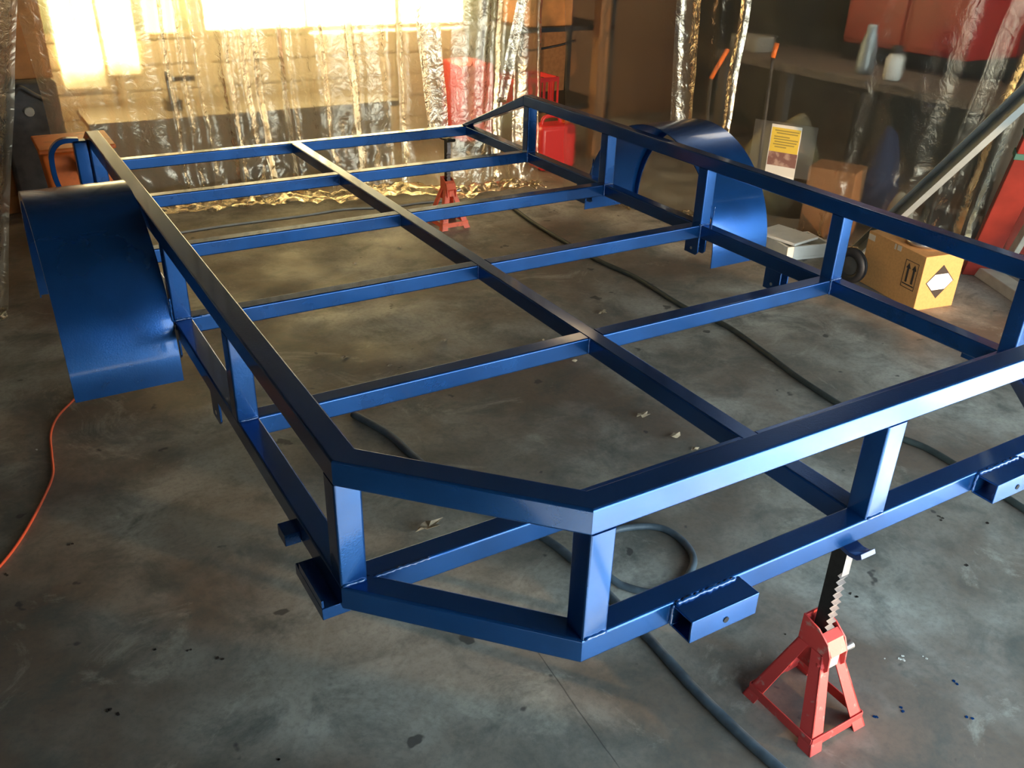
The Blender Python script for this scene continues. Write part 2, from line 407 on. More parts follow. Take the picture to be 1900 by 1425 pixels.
fw = struct('wall_front', MB().box((WX0, WY0 - 0.12, 1.5), (WX1, WY0, WZ)).box((WX0, WY0 - 0.12, 0), (0.3, WY0, 1.5)).box((4.7, WY0 - 0.12, 0), (WX1, WY0, 1.5)), wallm)
struct('wall_back', MB().box((WX0, WY1, 0), (WX1, WY1 + 0.12, WZ)), greensage)
obj('plywood_lining', MB().box((3.56, 5.57, 0.0), (5.28, 5.599, 2.2)), cardD, bpy.data.objects['wall_back'])
# cream roller door boards and bright panes in the back wall
door = bpy.data.objects.new('door_1', None); COL.objects.link(door); door['kind'] = 'structure'
door.location = (1.45, 5.5, 0)
for k in range(5):
    z = 0.02 + k * 0.155
    obj('panel', MB().box((-0.1, 5.47, z), (3.02, 5.52, z + 0.148)), cream, door, bevel=0.004)
for k, x in enumerate((0.50, 1.02, 2.42)):
    obj('stile', MB().box((x, 5.45, 0.02), (x + 0.07, 5.468, 1.9)), cream, door, bevel=0.003)
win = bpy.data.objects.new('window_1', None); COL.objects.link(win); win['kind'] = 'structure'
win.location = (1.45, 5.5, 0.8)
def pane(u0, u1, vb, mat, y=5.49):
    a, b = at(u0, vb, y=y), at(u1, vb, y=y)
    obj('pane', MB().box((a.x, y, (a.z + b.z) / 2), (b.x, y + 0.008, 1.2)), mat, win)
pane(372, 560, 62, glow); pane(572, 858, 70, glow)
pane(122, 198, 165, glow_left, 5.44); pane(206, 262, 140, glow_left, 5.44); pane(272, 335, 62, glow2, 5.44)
obj('window_frame', MB().box((-0.1, 5.46, 0.80), (3.02, 5.52, 0.838)).box((-0.1, 5.46, 1.21), (3.02, 5.52, 1.26)), cream, win)
# concrete kerb along the right
ka, kb = at(1789, 500, z=0), at(1880, 562, z=0)
kd = (kb - ka).normalized(); kn = Vector((-kd.y, kd.x, 0)) * -1
if kn.x < 0: kn = -kn
k0 = ka - kd * 0.7; k1 = kb + kd * 1.2
struct('trim_2', MB().hexa([k0, k1, k1 + kn * 0.09, k0 + kn * 0.09] + [p + Vector((0, 0, 0.055)) for p in (k0, k1, k1 + kn * 0.09, k0 + kn * 0.09)]), palewood, bevel=0.004)['label'] = 'pale ledge along the foot of the right wall'

# ------------------------------------------------------------------ trailer frame
D = 0.54; T = 0.05; W = 2.0; CH = 0.295; A = 0.3124; H = 0.2617
ROW = [3.5004, 2.8624, 2.2218, 1.596, 0.9548, A]
TOPZ = D + H
frame = thing('trailer_frame', 'glossy blue box-section trailer frame propped on jack stands', 'trailer', (1.0, 1.8, 0.49))
R_ = ROW
def inner(path, t):
    out = []
    n = len(path)
    for i, p in enumerate(path):
        p = Vector(p)
        ds = []
        if i > 0: ds.append((p - Vector(path[i - 1])).normalized())
        if i < n - 1: ds.append((Vector(path[i + 1]) - p).normalized())
        ns = [Vector((-d.y, d.x)) for d in ds]
        if len(ns) == 1: q = p + ns[0] * t
        else:
            b = (ns[0] + ns[1]).normalized(); q = p + b * (t / b.dot(ns[0]))
        out.append(q)
    return out
def railset(path, z0, z1, name):
    inn = inner(path, T)
    for i in range(len(path) - 1):
        a, b = path[i], path[i + 1]; c, d = inn[i + 1], inn[i]
        obj(name, MB().hexa([(*a, z0), (*b, z0), (*c, z0), (*d, z0), (*a, z1), (*b, z1), (*c, z1), (*d, z1)]), paint, frame, bevel=0.005, seg=3, along=(b[0] - a[0], b[1] - a[1], 0))
yt = R_[1] + T
top = [(0, yt), (0, A), (CH, 0), (W - CH, 0), (W, A), (W, yt)]
low = [(0, R_[0]), (0, A), (CH, 0), (W - CH, 0), (W, A), (W, R_[0])]
railset(top, TOPZ - T, TOPZ, 'top_rail')
railset(low, D - T, D, 'deck_rail')
obj('end_rail', MB().box((0, R_[0], D - T), (W, R_[0] + T, D)), paint, frame, bevel=0.005, seg=3, along=(1, 0, 0))
XM = 0.9792
obj('centre_beam', MB().box((XM, T, D - T), (XM + T, R_[0], D)), paint, frame, bevel=0.005, seg=3, along=(0, 1, 0))
for y in R_[1:]:
    obj('crossmember', MB().box((T, y, D - T), (XM, y + T, D)), paint, frame, bevel=0.005, seg=3, along=(1, 0, 0))
    obj('crossmember', MB().box((XM + T, y, D - T), (W - T, y + T, D)), paint, frame, bevel=0.005, seg=3, along=(1, 0, 0))
def bead(name, p0, p1, r, parent, n=None):
    p0, p1 = Vector(p0), Vector(p1); n = n or max(4, int((p1 - p0).length / 0.007))
    pts = [p0.lerp(p1, i / n) + Vector((random.uniform(-1, 1), random.uniform(-1, 1), random.uniform(-1, 1))) * r * 0.25 for i in range(n + 1)]
    rr = [r * (0.75 + 0.5 * (i % 2) + random.uniform(-.15, .15)) for i in range(n + 1)]
    o = obj(name, MB().tube(pts, rr, 7), weld, parent, smooth=True)
    return o
def post(x, y, wx=T, wy=T):
    p = obj('post', MB().box((x, y, D), (x + wx, y + wy, TOPZ - T)), paint, frame, bevel=0.005, seg=3, along=(0, 0, 1))
    bead('weld_bead', (x + 0.003, y - 0.001, D + 0.001), (x + wx - 0.003, y - 0.001, D + 0.001), 0.0028, p)
    return p
for y in R_[1:]:
    post(0, y); post(W - T, y)
post(CH, 0.0); post(0.978, 0, 0.055); post(W - CH - T, 0.0)
for x in (0, W - T):   # sloping end struts from the top rail down to the deck rail
    y0, y1 = yt, R_[0] + T
    obj('sloping_strut', MB().hexa([(x, y0, TOPZ - T), (x + T, y0, TOPZ - T), (x + T, y1 - T, D), (x, y1 - T, D),
                                    (x, y0, TOPZ), (x + T, y0, TOPZ), (x + T, y1, D), (x, y1, D)]), paint, frame, bevel=0.004)
bead('weld_bead', (T + 0.01, A - 0.001, D - 0.001), (0.17, A - 0.001, D - 0.001), 0.003, frame)
bead('weld_bead', (-0.002, R_[3] - 0.002, D), (T, R_[3] - 0.002, D), 0.003, frame)
bead('weld_bead', (T + 0.02, R_[3] - 0.001, D), (T + 0.10, R_[3] - 0.001, D), 0.003, frame)
for y in R_[1:5]:
    bead('weld_bead', (W - T, y - 0.002, D - T), (W - T, y - 0.002, D + 0.004), 0.003, frame)
    bead('weld_bead', (XM, y - 0.001, D - T + 0.004), (XM, y - 0.001, D), 0.002, frame)

# receiver stubs on the front rail (open square tubes with a pin hole)
def stub(x0):
    L_ = 0.155; y1 = 0.0; y0 = -0.052; z0, z1 = D - 0.052, D - 0.004; t = 0.004
    mb = MB()
    xs = (x0, x0 + L_)
    o4 = [(y0, z0), (y1, z0), (y1, z1), (y0, z1)]; i4 = [(y0 + t, z0 + t), (y1 - t, z0 + t), (y1 - t, z1 - t), (y0 + t, z1 - t)]
    vs = [(xs[0], *p) for p in o4] + [(xs[0], *p) for p in i4] + [(xs[1], *p) for p in o4] + [(xs[1], *p) for p in i4]
    fs = []
    for i in range(4):
        j = (i + 1) % 4
        fs += [(i, j, j + 4, i + 4), (8 + j, 8 + i, 12 + i, 12 + j), (i, 8 + i, 8 + j, j), (4 + j, 12 + j, 12 + i, 4 + i)]
    mb.add(vs, fs)
    s = obj('mounting_stub', mb, paint, frame, bevel=0.0012, seg=2)
    obj('pin_hole', MB().lathe([(0.006, -0.0535), (0.006, -0.0515)], (x0 + L_ * 0.52, 0, z0 + 0.019), 14, axis='y'), ventm, s)
    bead('weld_bead', (x0 + 0.004, -0.003, z1 + 0.001), (x0 + L_ - 0.01, -0.003, z1 + 0.001), 0.0042, s)
    bead('weld_bead', (x0 - 0.001, -0.003, z0 + 0.003), (x0 - 0.001, -0.003, z1), 0.003, s)
    return s
stub(0.485); stub(1.335)

# spring hanger ears under the side rails
def hanger(x, y, wy=0.075, h=0.075):
    for k, dx in enumerate((0.004, 0.041)):
        e = obj('spring_hanger', MB().prism([(y, D - T), (y + wy, D - T), (y + wy, D - T - h), (y + 0.012, D - T - h), (y, D - T - h + 0.012)], 'x', x + dx, x + dx + 0.006), paint, frame, bevel=0.001)
        obj('bolt_hole', MB().lathe([(0.006, x + dx - 0.0006), (0.006, x + dx + 0.0066)], (0, y + wy / 2, D - T - h + 0.022), 12, axis='x'), steel, e)
for y in (2.36, 1.60, 1.17):
    hanger(W - T, y); hanger(0, y)
# rear lamp brackets outside the near corners
def lampbracket(side):
    s = -1 if side < 0 else 1
    xa = 0 if side < 0 else W
    lo, hi = sorted((xa, xa + s * 0.032))
    b = obj('lamp_bracket', MB().box((lo - (0.02 if s > 0 else 0), 0.33, D - T - 0.026), (hi + (0.02 if s < 0 else 0), 0.475, D - T - 0.0005)).box((lo, 0.30 + 0.23, D - T + 0.0), (xa if s > 0 else hi, 0.575, D - T + 0.026)), paint, frame, bevel=0.001)
    b2 = obj('bracket_flange', MB().box((lo, 0.33, D - T + 0.002), (lo + 0.004, 0.45, D - T + 0.018)), paint, b)
lampbracket(-1); lampbracket(1)

# fenders
def fender(inner_x, outer_x):
    cyy, cz, r = 2.0, 0.395, 0.43
    prof = [(cyy - r, 0.365)]
    N = 40
    for i in range(N + 1):
        a = pi - pi * i / N
        prof.append((cyy + r * cos(a), cz + r * sin(a)))
    prof.append((cyy + r, 0.365))
    t = 0.004
    def offp(p, k):
        y, z = p
        if z <= cz: return (y + (k if y > cyy else -k), z)
        d = Vector((y - cyy, z - cz)).normalized() * k
        return (y + d.x, z + d.y)
    n = len(prof); vs = []
    xi, xo = inner_x, outer_x
    for p in prof:
        q = offp(p, t)
        vs += [(xi, *p), (xo, *p), (xo, *q), (xi, *q)]
    fs = []
    for i in range(n - 1):
        a, b = i * 4, i * 4 + 4
        for k in range(4):
            fs.append((a + k, a + (k + 1) % 4, b + (k + 1) % 4, b + k))
    fs += [(3, 2, 1, 0), tuple((n - 1) * 4 + k for k in range(4))]
    f = obj('fender', MB().add(vs, fs), paint, frame, smooth=False)
    for p in f.data.polygons: p.use_smooth = True
    try: f.data.set_sharp_from_angle(angle=radians(40))
    except Exception: pass
    # rolled lip on the outer edge, turned down
    s = 1 if outer_x > inner_x else -1
    lv = []
    for p in prof:
        a_ = offp(p, t); b_ = offp(p, -0.024)
        lv += [(xo, *a_), (xo + s * 0.004, *a_), (xo + s * 0.004, *b_), (xo, *b_)]
    lf = []
    for i in range(n - 1):
        a, b = i * 4, i * 4 + 4
        for k in range(4): lf.append((a + k, a + (k + 1) % 4, b + (k + 1) % 4, b + k))
    lf += [(3, 2, 1, 0), tuple((n - 1) * 4 + k for k in range(4))]
    lip = obj('lip', MB().add(lv, lf), paint, f)
    for p in lip.data.polygons: p.use_smooth = True
    try: lip.data.set_sharp_from_angle(angle=radians(40))
    except Exception: pass
    # welded stay plate between fender and deck rail
    e = inner_x
    for yy in (1.60, 2.40):
        bead('weld_bead', (e, yy - 0.005, D - 0.03), (e, yy - 0.012, D + 0.07), 0.003, f)
    return f
fender(-0.004, -0.288)
fender(W + 0.004, W + 0.288)
# winch style bracket with a D handle on the far left post
br = obj('handle_bracket', MB().box((-0.052, 2.875, D - 0.02), (-0.001, 2.925, D + 0.235)), paint, frame, bevel=0.006)
pts = [(-0.03, 2.9, D + 0.235), (-0.075, 2.9, D + 0.238), (-0.105, 2.9, D + 0.228), (-0.128, 2.9, D + 0.20), (-0.135, 2.9, D + 0.16),
       (-0.134, 2.9, D + 0.10), (-0.122, 2.9, D + 0.05), (-0.10, 2.9, D + 0.02), (-0.05, 2.9, D + 0.005)]
hp = smoothpath(pts, 6); hv = []
for i, p in enumerate(hp):
    d_ = (hp[min(i + 1, len(hp) - 1)] - hp[max(i - 1, 0)]).normalized(); n_ = Vector((d_.z, 0, -d_.x)) * 0.009; y_ = Vector((0, 0.015, 0))
    hv += [p - n_ - y_, p + n_ - y_, p + n_ + y_, p - n_ + y_]
hm = MB().add(hv, [(i * 4 + k, i * 4 + (k + 1) % 4, i * 4 + 4 + (k + 1) % 4, i * 4 + 4 + k) for i in range(len(hp) - 1) for k in range(4)] + [(3, 2, 1, 0), tuple((len(hp) - 1) * 4 + k for k in range(4))])
obj('d_handle', hm, paint, br, bevel=0.001)

# ------------------------------------------------------------------ jack stands
def jack_stand(name, label, loc, mat, topz, group=None, rot=0):
    t = thing(name, label, 'jack stand', loc, group, local=True)
    t.rotation_euler = (0, 0, rot)
    hx, hy = 0.088, 0.103; wl = 0.036; th = 0.0035
    for sx in (-1, 1):
        for sy in (-1, 1):
            P0 = Vector((sx * 0.030, sy * 0.034, 0.205)); P1 = Vector((sx * hx, sy * hy, 0.0))
            iy = Vector((0, -sy * wl, 0)); ix = Vector((-sx * wl, 0, 0)); tx = Vector((-sx * th, 0, 0)); ty = Vector((0, -sy * th, 0))
            iy0 = iy * 0.8; ix0 = ix * 0.75
            mb = MB().hexa([P1, P1 + iy, P1 + iy + tx, P1 + tx, P0, P0 + iy0, P0 + iy0 + tx, P0 + tx])
            mb.hexa([P1, P1 + ix, P1 + ix + ty, P1 + ty, P0, P0 + ix0, P0 + ix0 + ty, P0 + ty])
            obj('leg', mb, mat, t)
    def brace(a, b):
        a, b = Vector(a), Vector(b)
        obj('brace', MB().bar(a, b, 0.003, 0.026), mat, t, bevel=0.0008)
    zb = 0.026; q = 0.90
    brace((-hx * q - .001, -hy * q, zb), (-hx * q - .001, hy * q, zb)); brace((hx * q + .001, -hy * q, zb), (hx * q + .001, hy * q, zb))
    brace((-hx * q, -hy * q - .001, zb), (hx * q, -hy * q - .001, zb)); brace((-hx * q, hy * q + .001, zb), (hx * q, hy * q + .001, zb))
    # housing: two shaped cheeks, back plate, front strap
    cheek = [(0.036, 0.150), (0.034, 0.272), (-0.010, 0.262), (-0.040, 0.240), (-0.052, 0.212), (-0.054, 0.178), (-0.042, 0.160), (-0.030, 0.150)]
    for sx in (-1, 1):
        c = obj('housing_cheek', MB().prism(cheek, 'x', sx * 0.026 - 0.002, sx * 0.026 + 0.002), mat, t, bevel=0.0008)
        obj('pivot_bolt', MB().lathe([(0.011, 0), (0.011, 0.004), (0.007, 0.008), (0.001, 0.010)] if sx > 0 else [(0.001, -0.010), (0.007, -0.008), (0.011, -0.004), (0.011, 0)], (sx * 0.028, -0.034, 0.180), 14, axis='x'), steel if sx > 0 else mat, c)
    obj('housing_back', MB().box((-0.024, 0.030, 0.150), (0.024, 0.034, 0.270)), mat, t)
    obj('housing_strap', MB().prism([(-0.036, 0.243), (-0.018, 0.253), (-0.016, 0.250), (-0.040, 0.236), (-0.049, 0.212), (-0.053, 0.213)], 'x', -0.0238, 0.0238), mat, t)
    obj('pawl', MB().prism([(-0.02, 0.165), (-0.046, 0.172), (-0.046, 0.204), (-0.022, 0.215)], 'x', -0.014, 0.014), palewood if mat is red else mat, t, bevel=0.002)
    lv = obj('lever_handle', MB().tube([(0.028, -0.034, 0.195), (0.043, -0.036, 0.199), (0.060, -0.037, 0.202)], [0.007, 0.008, 0.010], 12), steel, t, smooth=True)
    # ratchet bar with saw teeth on the -y side
    top_ = topz
    z = 0.17; poly = []
    zt = top_ - 0.085
    front = []
    zz = z
    while zz < zt:
        front += [(-0.020, zz), (-0.011, zz + 0.003), (-0.019, zz + 0.0172)]; zz += 0.0175
    front += [(-0.020, zt + 0.004), (-0.020, top_ - 0.012)]
    back = [(0.016, top_ - 0.012), (0.016, z)]
    n = len(front) + 2
    vs = []; poly = front + back
    rm = MB().prism(poly, 'x', -0.011, 0.011)
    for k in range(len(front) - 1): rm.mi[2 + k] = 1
    obj('ratchet_bar', rm, [darkmetal, litsteel], t)
    sad = [(-0.060, top_ - 0.004), (-0.050, top_ - 0.013), (-0.03, top_ - 0.016), (0, top_ - 0.0105), (0.03, top_ - 0.013), (0.052, top_ - 0.012), (0.066, top_ - 0.001),
           (0.062, top_ + 0.006), (0.050, top_ - 0.002), (0.03, top_ - 0.004), (0, top_ - 0.0005), (-0.03, top_ - 0.006), (-0.045, top_ - 0.004), (-0.055, top_ + 0.006)]
    obj('saddle', MB().prism(sad, 'x', -0.021, 0.021), darkmetal if mat is not red else paint_dark, t, bevel=0.001)
    del t['_local']
    return t
paint_dark = pmat('dark_blue_oversprayed_steel', (0.012, 0.03, 0.10), rough=0.3, coat=0.6)
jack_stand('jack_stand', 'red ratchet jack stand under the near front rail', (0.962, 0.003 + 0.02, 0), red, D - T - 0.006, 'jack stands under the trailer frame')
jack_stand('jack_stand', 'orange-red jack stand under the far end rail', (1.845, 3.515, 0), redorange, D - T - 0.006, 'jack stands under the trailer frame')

# ------------------------------------------------------------------ hoses and cords on the floor
def cable(name, label, cat, uv, r, mat, extra0=(), extra1=(), n=8):
    pts = [Vector((*p, r)) for p in extra0] + [Vector((*at(u, v, z=r).xy, r + (0.0))) for u, v in uv] + [Vector((*p, r)) for p in extra1]
    return tag(obj(name, MB().tube(smoothpath(pts, n), r, 10), mat, smooth=True), label, cat)
cable('hose', 'grey rubber hose running under the near corner of the frame to the bottom edge', 'hose',
      [(655, 768), (720, 805), (765, 845), (830, 895), (1010, 998), (1100, 1075), (1200, 1180), (1300, 1290), (1450, 1430)], 0.0125, hosegrey,
      extra1=[(0.84, -0.5), (0.9, -1.05)])
lp = [Vector((0.985 + 0.125 * cos(a), 0.63 + 0.115 * sin(a), 0.011 + 0.024 * max(0, 1 - abs(a - 5.2) / 0.7))) for a in [2 * pi * k / 40 + 2.2 for k in range(41)]]
c0 = at(1215, 978, z=0.01); c1 = at(1287, 1040, z=0.01); c2 = at(1140, 985, z=0.01); c3 = at(1150, 1085, z=0.01); c4 = at(1262, 1085, z=0.01)
ring = smoothpath([Vector((p.x, p.y, 0.011)) for p in (at(1100, 1020, z=0.01), c2, c0, at(1262, 1000, z=0.01), c1, c4, at(1210, 1100, z=0.01), c3, at(1105, 1062, z=0.01))], 8)
for _k in range(1, 9): ring[-_k].z = 0.011 + 0.026 * (9 - _k) / 8
tag(obj('hose', MB().tube(ring, 0.0105, 10), hosegrey, smooth=True), 'curled loop of grey hose lying behind the front corner post', 'hose')
cable('hose', 'long dark hose snaking across the floor under the right half of the frame', 'hose',
      [(940, 372), (955, 388), (1000, 420), (1100, 478), (1180, 515), (1270, 570), (1345, 603), (1420, 655), (1480, 700), (1560, 752), (1640, 800), (1720, 832), (1800, 880), (1890, 938)], 0.0115, hosedark,
      extra1=[(2.1, 0.0), (1.9, -0.5)])
cable('extension_cord', 'thin orange extension cord on the floor beneath the left fender', 'cord',
      [(170, 700), (140, 738), (108, 772), (94, 805), (96, 845), (98, 880), (85, 915), (62, 960), (35, 1005), (0, 1050), (-60, 1110)], 0.0042, orangecord)
cable('extension_cord', 'pale thin cord lying on the floor by the rear plastic', 'cord',
      [(330, 432), (420, 418), (560, 400), (640, 388), (720, 384), (780, 376), (830, 372)], 0.006, palewood)

# ------------------------------------------------------------------ cardboard box
P = [at(1593, 521.5, z=0), at(1694, 577.5, z=0), at(1765.5, 566.5, z=0)]
a0, a1, a2 = P
a3 = a0 + (a2 - a1)
hb = 0.262
box = thing('cardboard_box', 'brown cardboard box with arrows and a diamond label right of the frame', 'box', tuple(a1))
# walls
up = Vector((0, 0, hb))
obj('carton', MB().hexa([a1, a2, a3, a0, a1 + up, a2 + up, a3 + up, a0 + up]), card, box, bevel=0.002)
ex = (a2 - a1); ey = (a0 - a1); lx, ly = ex.length, ey.length; ex.normalize(); ey.normalize()
nf = ex.cross(Vector((0, 0, 1))); nf = nf if nf.y < 0 else -nf
nl = ey.cross(Vector((0, 0, 1))); nl = nl if nl.x < 0 else -nl
EPS = 0.0012
def decal(origin, u_, n_, polys, mat, name, parent, eps=EPS):
    """flat print: polygons in (u,z) metres on a face"""
    mb = MB()
    for poly in polys:
        lo = [origin + u_ * p[0] + Vector((0, 0, p[1])) + n_ * 0.0002 for p in poly]
        hi = [q + n_ * eps for q in lo]
        k = len(poly)
        mb.add(lo + hi, [tuple(range(k))[::-1], tuple(range(k, 2 * k))] + [(i, (i + 1) % k, k + (i + 1) % k, k + i) for i in range(k)])
    return obj(name, mb, mat, parent)
fx = lx
DC = (0.50 * fx, 0.132); DR = 0.082; dh = DR
mid = DC[1]
u0 = DC[0]
decal(a1, ex, nf, [[(u0, mid - dh), (u0 + DR, mid), (u0, mid + dh), (u0 - DR, mid)]], ink, 'hazard_diamond', box, 0.001)
cw = 0.092 / 2 * 1.02
decal(a1, ex, nf, [[(u0 - DR * .93, mid), (u0 - DR * .46, mid - DR * .46), (u0 + DR * .46, mid - DR * .46), (u0 + DR * .93, mid), (u0 + DR * .46, mid + DR * .46), (u0 - DR * .46, mid + DR * .46)]],
      whitepaper, 'label_band', box, 0.0018)
# arrow mark on the left face (measured from the near corner along ey)
def frame_poly(u0, u1, z0, z1, t):
    return [[(u0, z0), (u1, z0), (u1, z0 + t), (u0, z0 + t)], [(u0, z1 - t), (u1, z1 - t), (u1, z1), (u0, z1)],
            [(u0, z0), (u0 + t, z0), (u0 + t, z1), (u0, z1)], [(u1 - t, z0), (u1, z0), (u1, z1), (u1 - t, z1)]]
pol = frame_poly(0.03, 0.115, 0.085, 0.215, 0.0025)
for uc in (0.052, 0.090):
    pol += [[(uc - .006, .112), (uc + .006, .112), (uc + .006, .178), (uc - .006, .178)], [(uc - .014, .178), (uc + .014, .178), (uc, .203)]]
pol += [[(0.036, .100), (0.109, .100), (0.109, .105), (0.036, .105)]]
decal(a1, ey, nl, pol, ink, 'arrow_mark', box, 0.001)
for q in ([(ly - .05, hb - .04), (ly - .004, hb - .04), (ly - .004, hb - .012), (ly - .05, hb - .012)],
          [(.16, hb - .028), (.185, hb - .028), (.185, hb - .004), (.16, hb - .004)], [(.195, hb - .03), (.205, hb - .03), (.205, hb - .004), (.195, hb - .004)]):
    decal(a1, ey, nl, [q], tape, 'tape_strip', box, 0.001)
# shallow steel tray on the box
bc = (a1 + a3) / 2
tag(obj('steel_tray', MB().lathe([(0.055, hb + 0.0), (0.075, hb + 0.004), (0.082, hb + 0.022), (0.085, hb + 0.022), (0.078, hb + 0.002), (0.05, hb + 0.0035)], (bc.x - 0.01, bc.y - 0.05, 0.0015), 28), steel, smooth=True),
    'round steel dish lying on top of the cardboard box', 'dish')

# ------------------------------------------------------------------ white foam box with a lid resting on it
q = at(1480, 452, z=0.05)
fb = thing('foam_box', 'white foam box beyond the right deck rail', 'box', (q.x, q.y, 0))
def rbox(c, sx, sy, z0, z1, ang, tz=(0, 0)):
    ca, sa = cos(ang), sin(ang); v = []
    for z in (z0, z1):
        for dx, dy in ((-sx, -sy), (sx, -sy), (sx, sy), (-sx, sy)):
            v.append((c[0] + dx * ca - dy * sa, c[1] + dx * sa + dy * ca, z + dx * tz[0] + dy * tz[1]))
    return v
an = radians(-12)
mb = MB().hexa(rbox((q.x, q.y), .135, .105, 0.0, 0.015, an))
for (ox, oy, hx_, hy_) in ((0, -.097, .135, .008), (0, .097, .135, .008), (-.127, 0, .008, .089), (.127, 0, .008, .089)):
    cx_ = q.x + ox * cos(an) - oy * sin(an); cy_ = q.y + ox * sin(an) + oy * cos(an)
    mb.hexa(rbox((cx_, cy_), hx_, hy_, 0.015, 0.075, an))
obj('tray', mb, white, fb, bevel=0.003)
ld = tag(obj('foam_sheet', MB().hexa(rbox((q.x - .03, q.y + .06), .105, .13, 0.078, 0.092, radians(8), (0.0, 0.0))), white, bevel=0.003),
         'thin white foam sheet lying on the foam box', 'lid')

# tyre on the floor behind the carton
tc_ = at(1580, 492, z=0.09)
ty = thing('black_tyre', 'small black wheel on the floor left of the cardboard box', 'wheel', (tc_.x, tc_.y, 0))
prof = []
for k in range(13):
    a = 2 * pi * k / 12
    prof.append((0.065 + 0.024 * cos(a), 0.024 * sin(a)))
obj('tyre', MB().lathe(prof, (tc_.x, tc_.y, 0.0895), 28, axis='x'), black, ty, smooth=True)
obj('rim', MB().lathe([(0.012, -0.018), (0.046, -0.015), (0.046, 0.015), (0.012, 0.018)], (tc_.x, tc_.y, 0.0895), 20, axis='x'), darkstuff, ty)

# ------------------------------------------------------------------ leaning steel angle and the red arm
pa = at(1667, 402, x=3.42); pb = at(1925, 165, x=3.02)
dd = (pb - pa)
# extend to the floor at its lower end
t0 = pa.z / dd.z
foot = pa - dd * (t0 - 0.02 / dd.z * 1.0)
foot = pa - dd * ((pa.z - 0.012) / dd.z)
tip = pa + dd * 2.2
tip = pa + dd * 1.9
plank = thing('steel_channel', 'long grey steel channel leaning diagonally over the cardboard box', 'beam', tuple(foot))
mb = MB(); dn = (tip - foot).normalized(); sidev = dn.cross(Vector((0, 0, 1))).normalized(); upv = sidev.cross(dn).normalized()
def lbar(p0, p1, o_s, o_u, ws, wu):
    s_ = sidev * o_s + upv * o_u
    return MB().bar(p0 + s_, p1 + s_, ws, wu)
obj('web', lbar(foot, tip, 0, 0, 0.004, 0.075), galv, plank)
obj('flange', lbar(foot, tip, 0.018, -0.036, 0.036, 0.004), galv, plank)
obj('flange', lbar(foot, tip, 0.018, 0.036, 0.036, 0.004), galv, plank)

ra = at(1818, 488, x=3.86); rb_ = at(1925, 262, x=3.62)
dd = rb_ - ra; foot = ra - dd * ((ra.z - 0.01) / dd.z); tip = ra + dd * 1.9
arm = thing('hoist_arm', 'red painted steel arm leaning at the right edge', 'arm', tuple(foot))
dn = (tip - foot).normalized(); sd_ = dn.cross(Vector((0, 0, 1))).normalized()
obj('beam', MB().bar(foot, tip, 0.13, 0.04), pmat('brick_red_enamel', (0.20, 0.022, 0.014), rough=0.45, noise_amt=0.3, scale=6), arm, bevel=0.004)
for k, f_ in enumerate((0.50, 0.58)):
    c = foot.lerp(tip, f_)
    obj('strap', MB().bar(c - dn * 0.016, c + dn * 0.016, 0.14, 0.05), greenstrap, arm, bevel=0.003)
c = foot.lerp(tip, 0.06)
obj('clamp', MB().box((c.x - 0.05, c.y + 0.02, c.z + 0.02), (c.x - 0.02, c.y + 0.05, c.z + 0.05)), darkstuff, arm)
# pale ladder-like rails right of it
ld_ = thing('folded_ladder', 'pale aluminium ladder leaning behind the red arm', 'ladder', (foot.x + 0.15, foot.y - 0.05, 0))
for k, off in enumerate((0.12, 0.34)):
    p0 = foot + Vector((0.07, -off * 0.9 + 0.02, 0.0)); p1 = tip + Vector((0.25, -off * 0.9 + 0.02, 0.0)); p0.z = 0.012
    obj('rail', MB().bar(p0, p1, 0.03, 0.05), palewood, ld_, bevel=0.003)
for k in range(6):
    f_ = 0.1 + k * 0.15
    p0 = (foot + Vector((0.07, -0.088, 0))).lerp(tip + Vector((0.25, -0.088, 0)), f_); p1 = p0 + Vector((0, -0.2, 0))
    obj('rung', MB().bar(p0, p1, 0.02, 0.03), darkstuff, ld_)

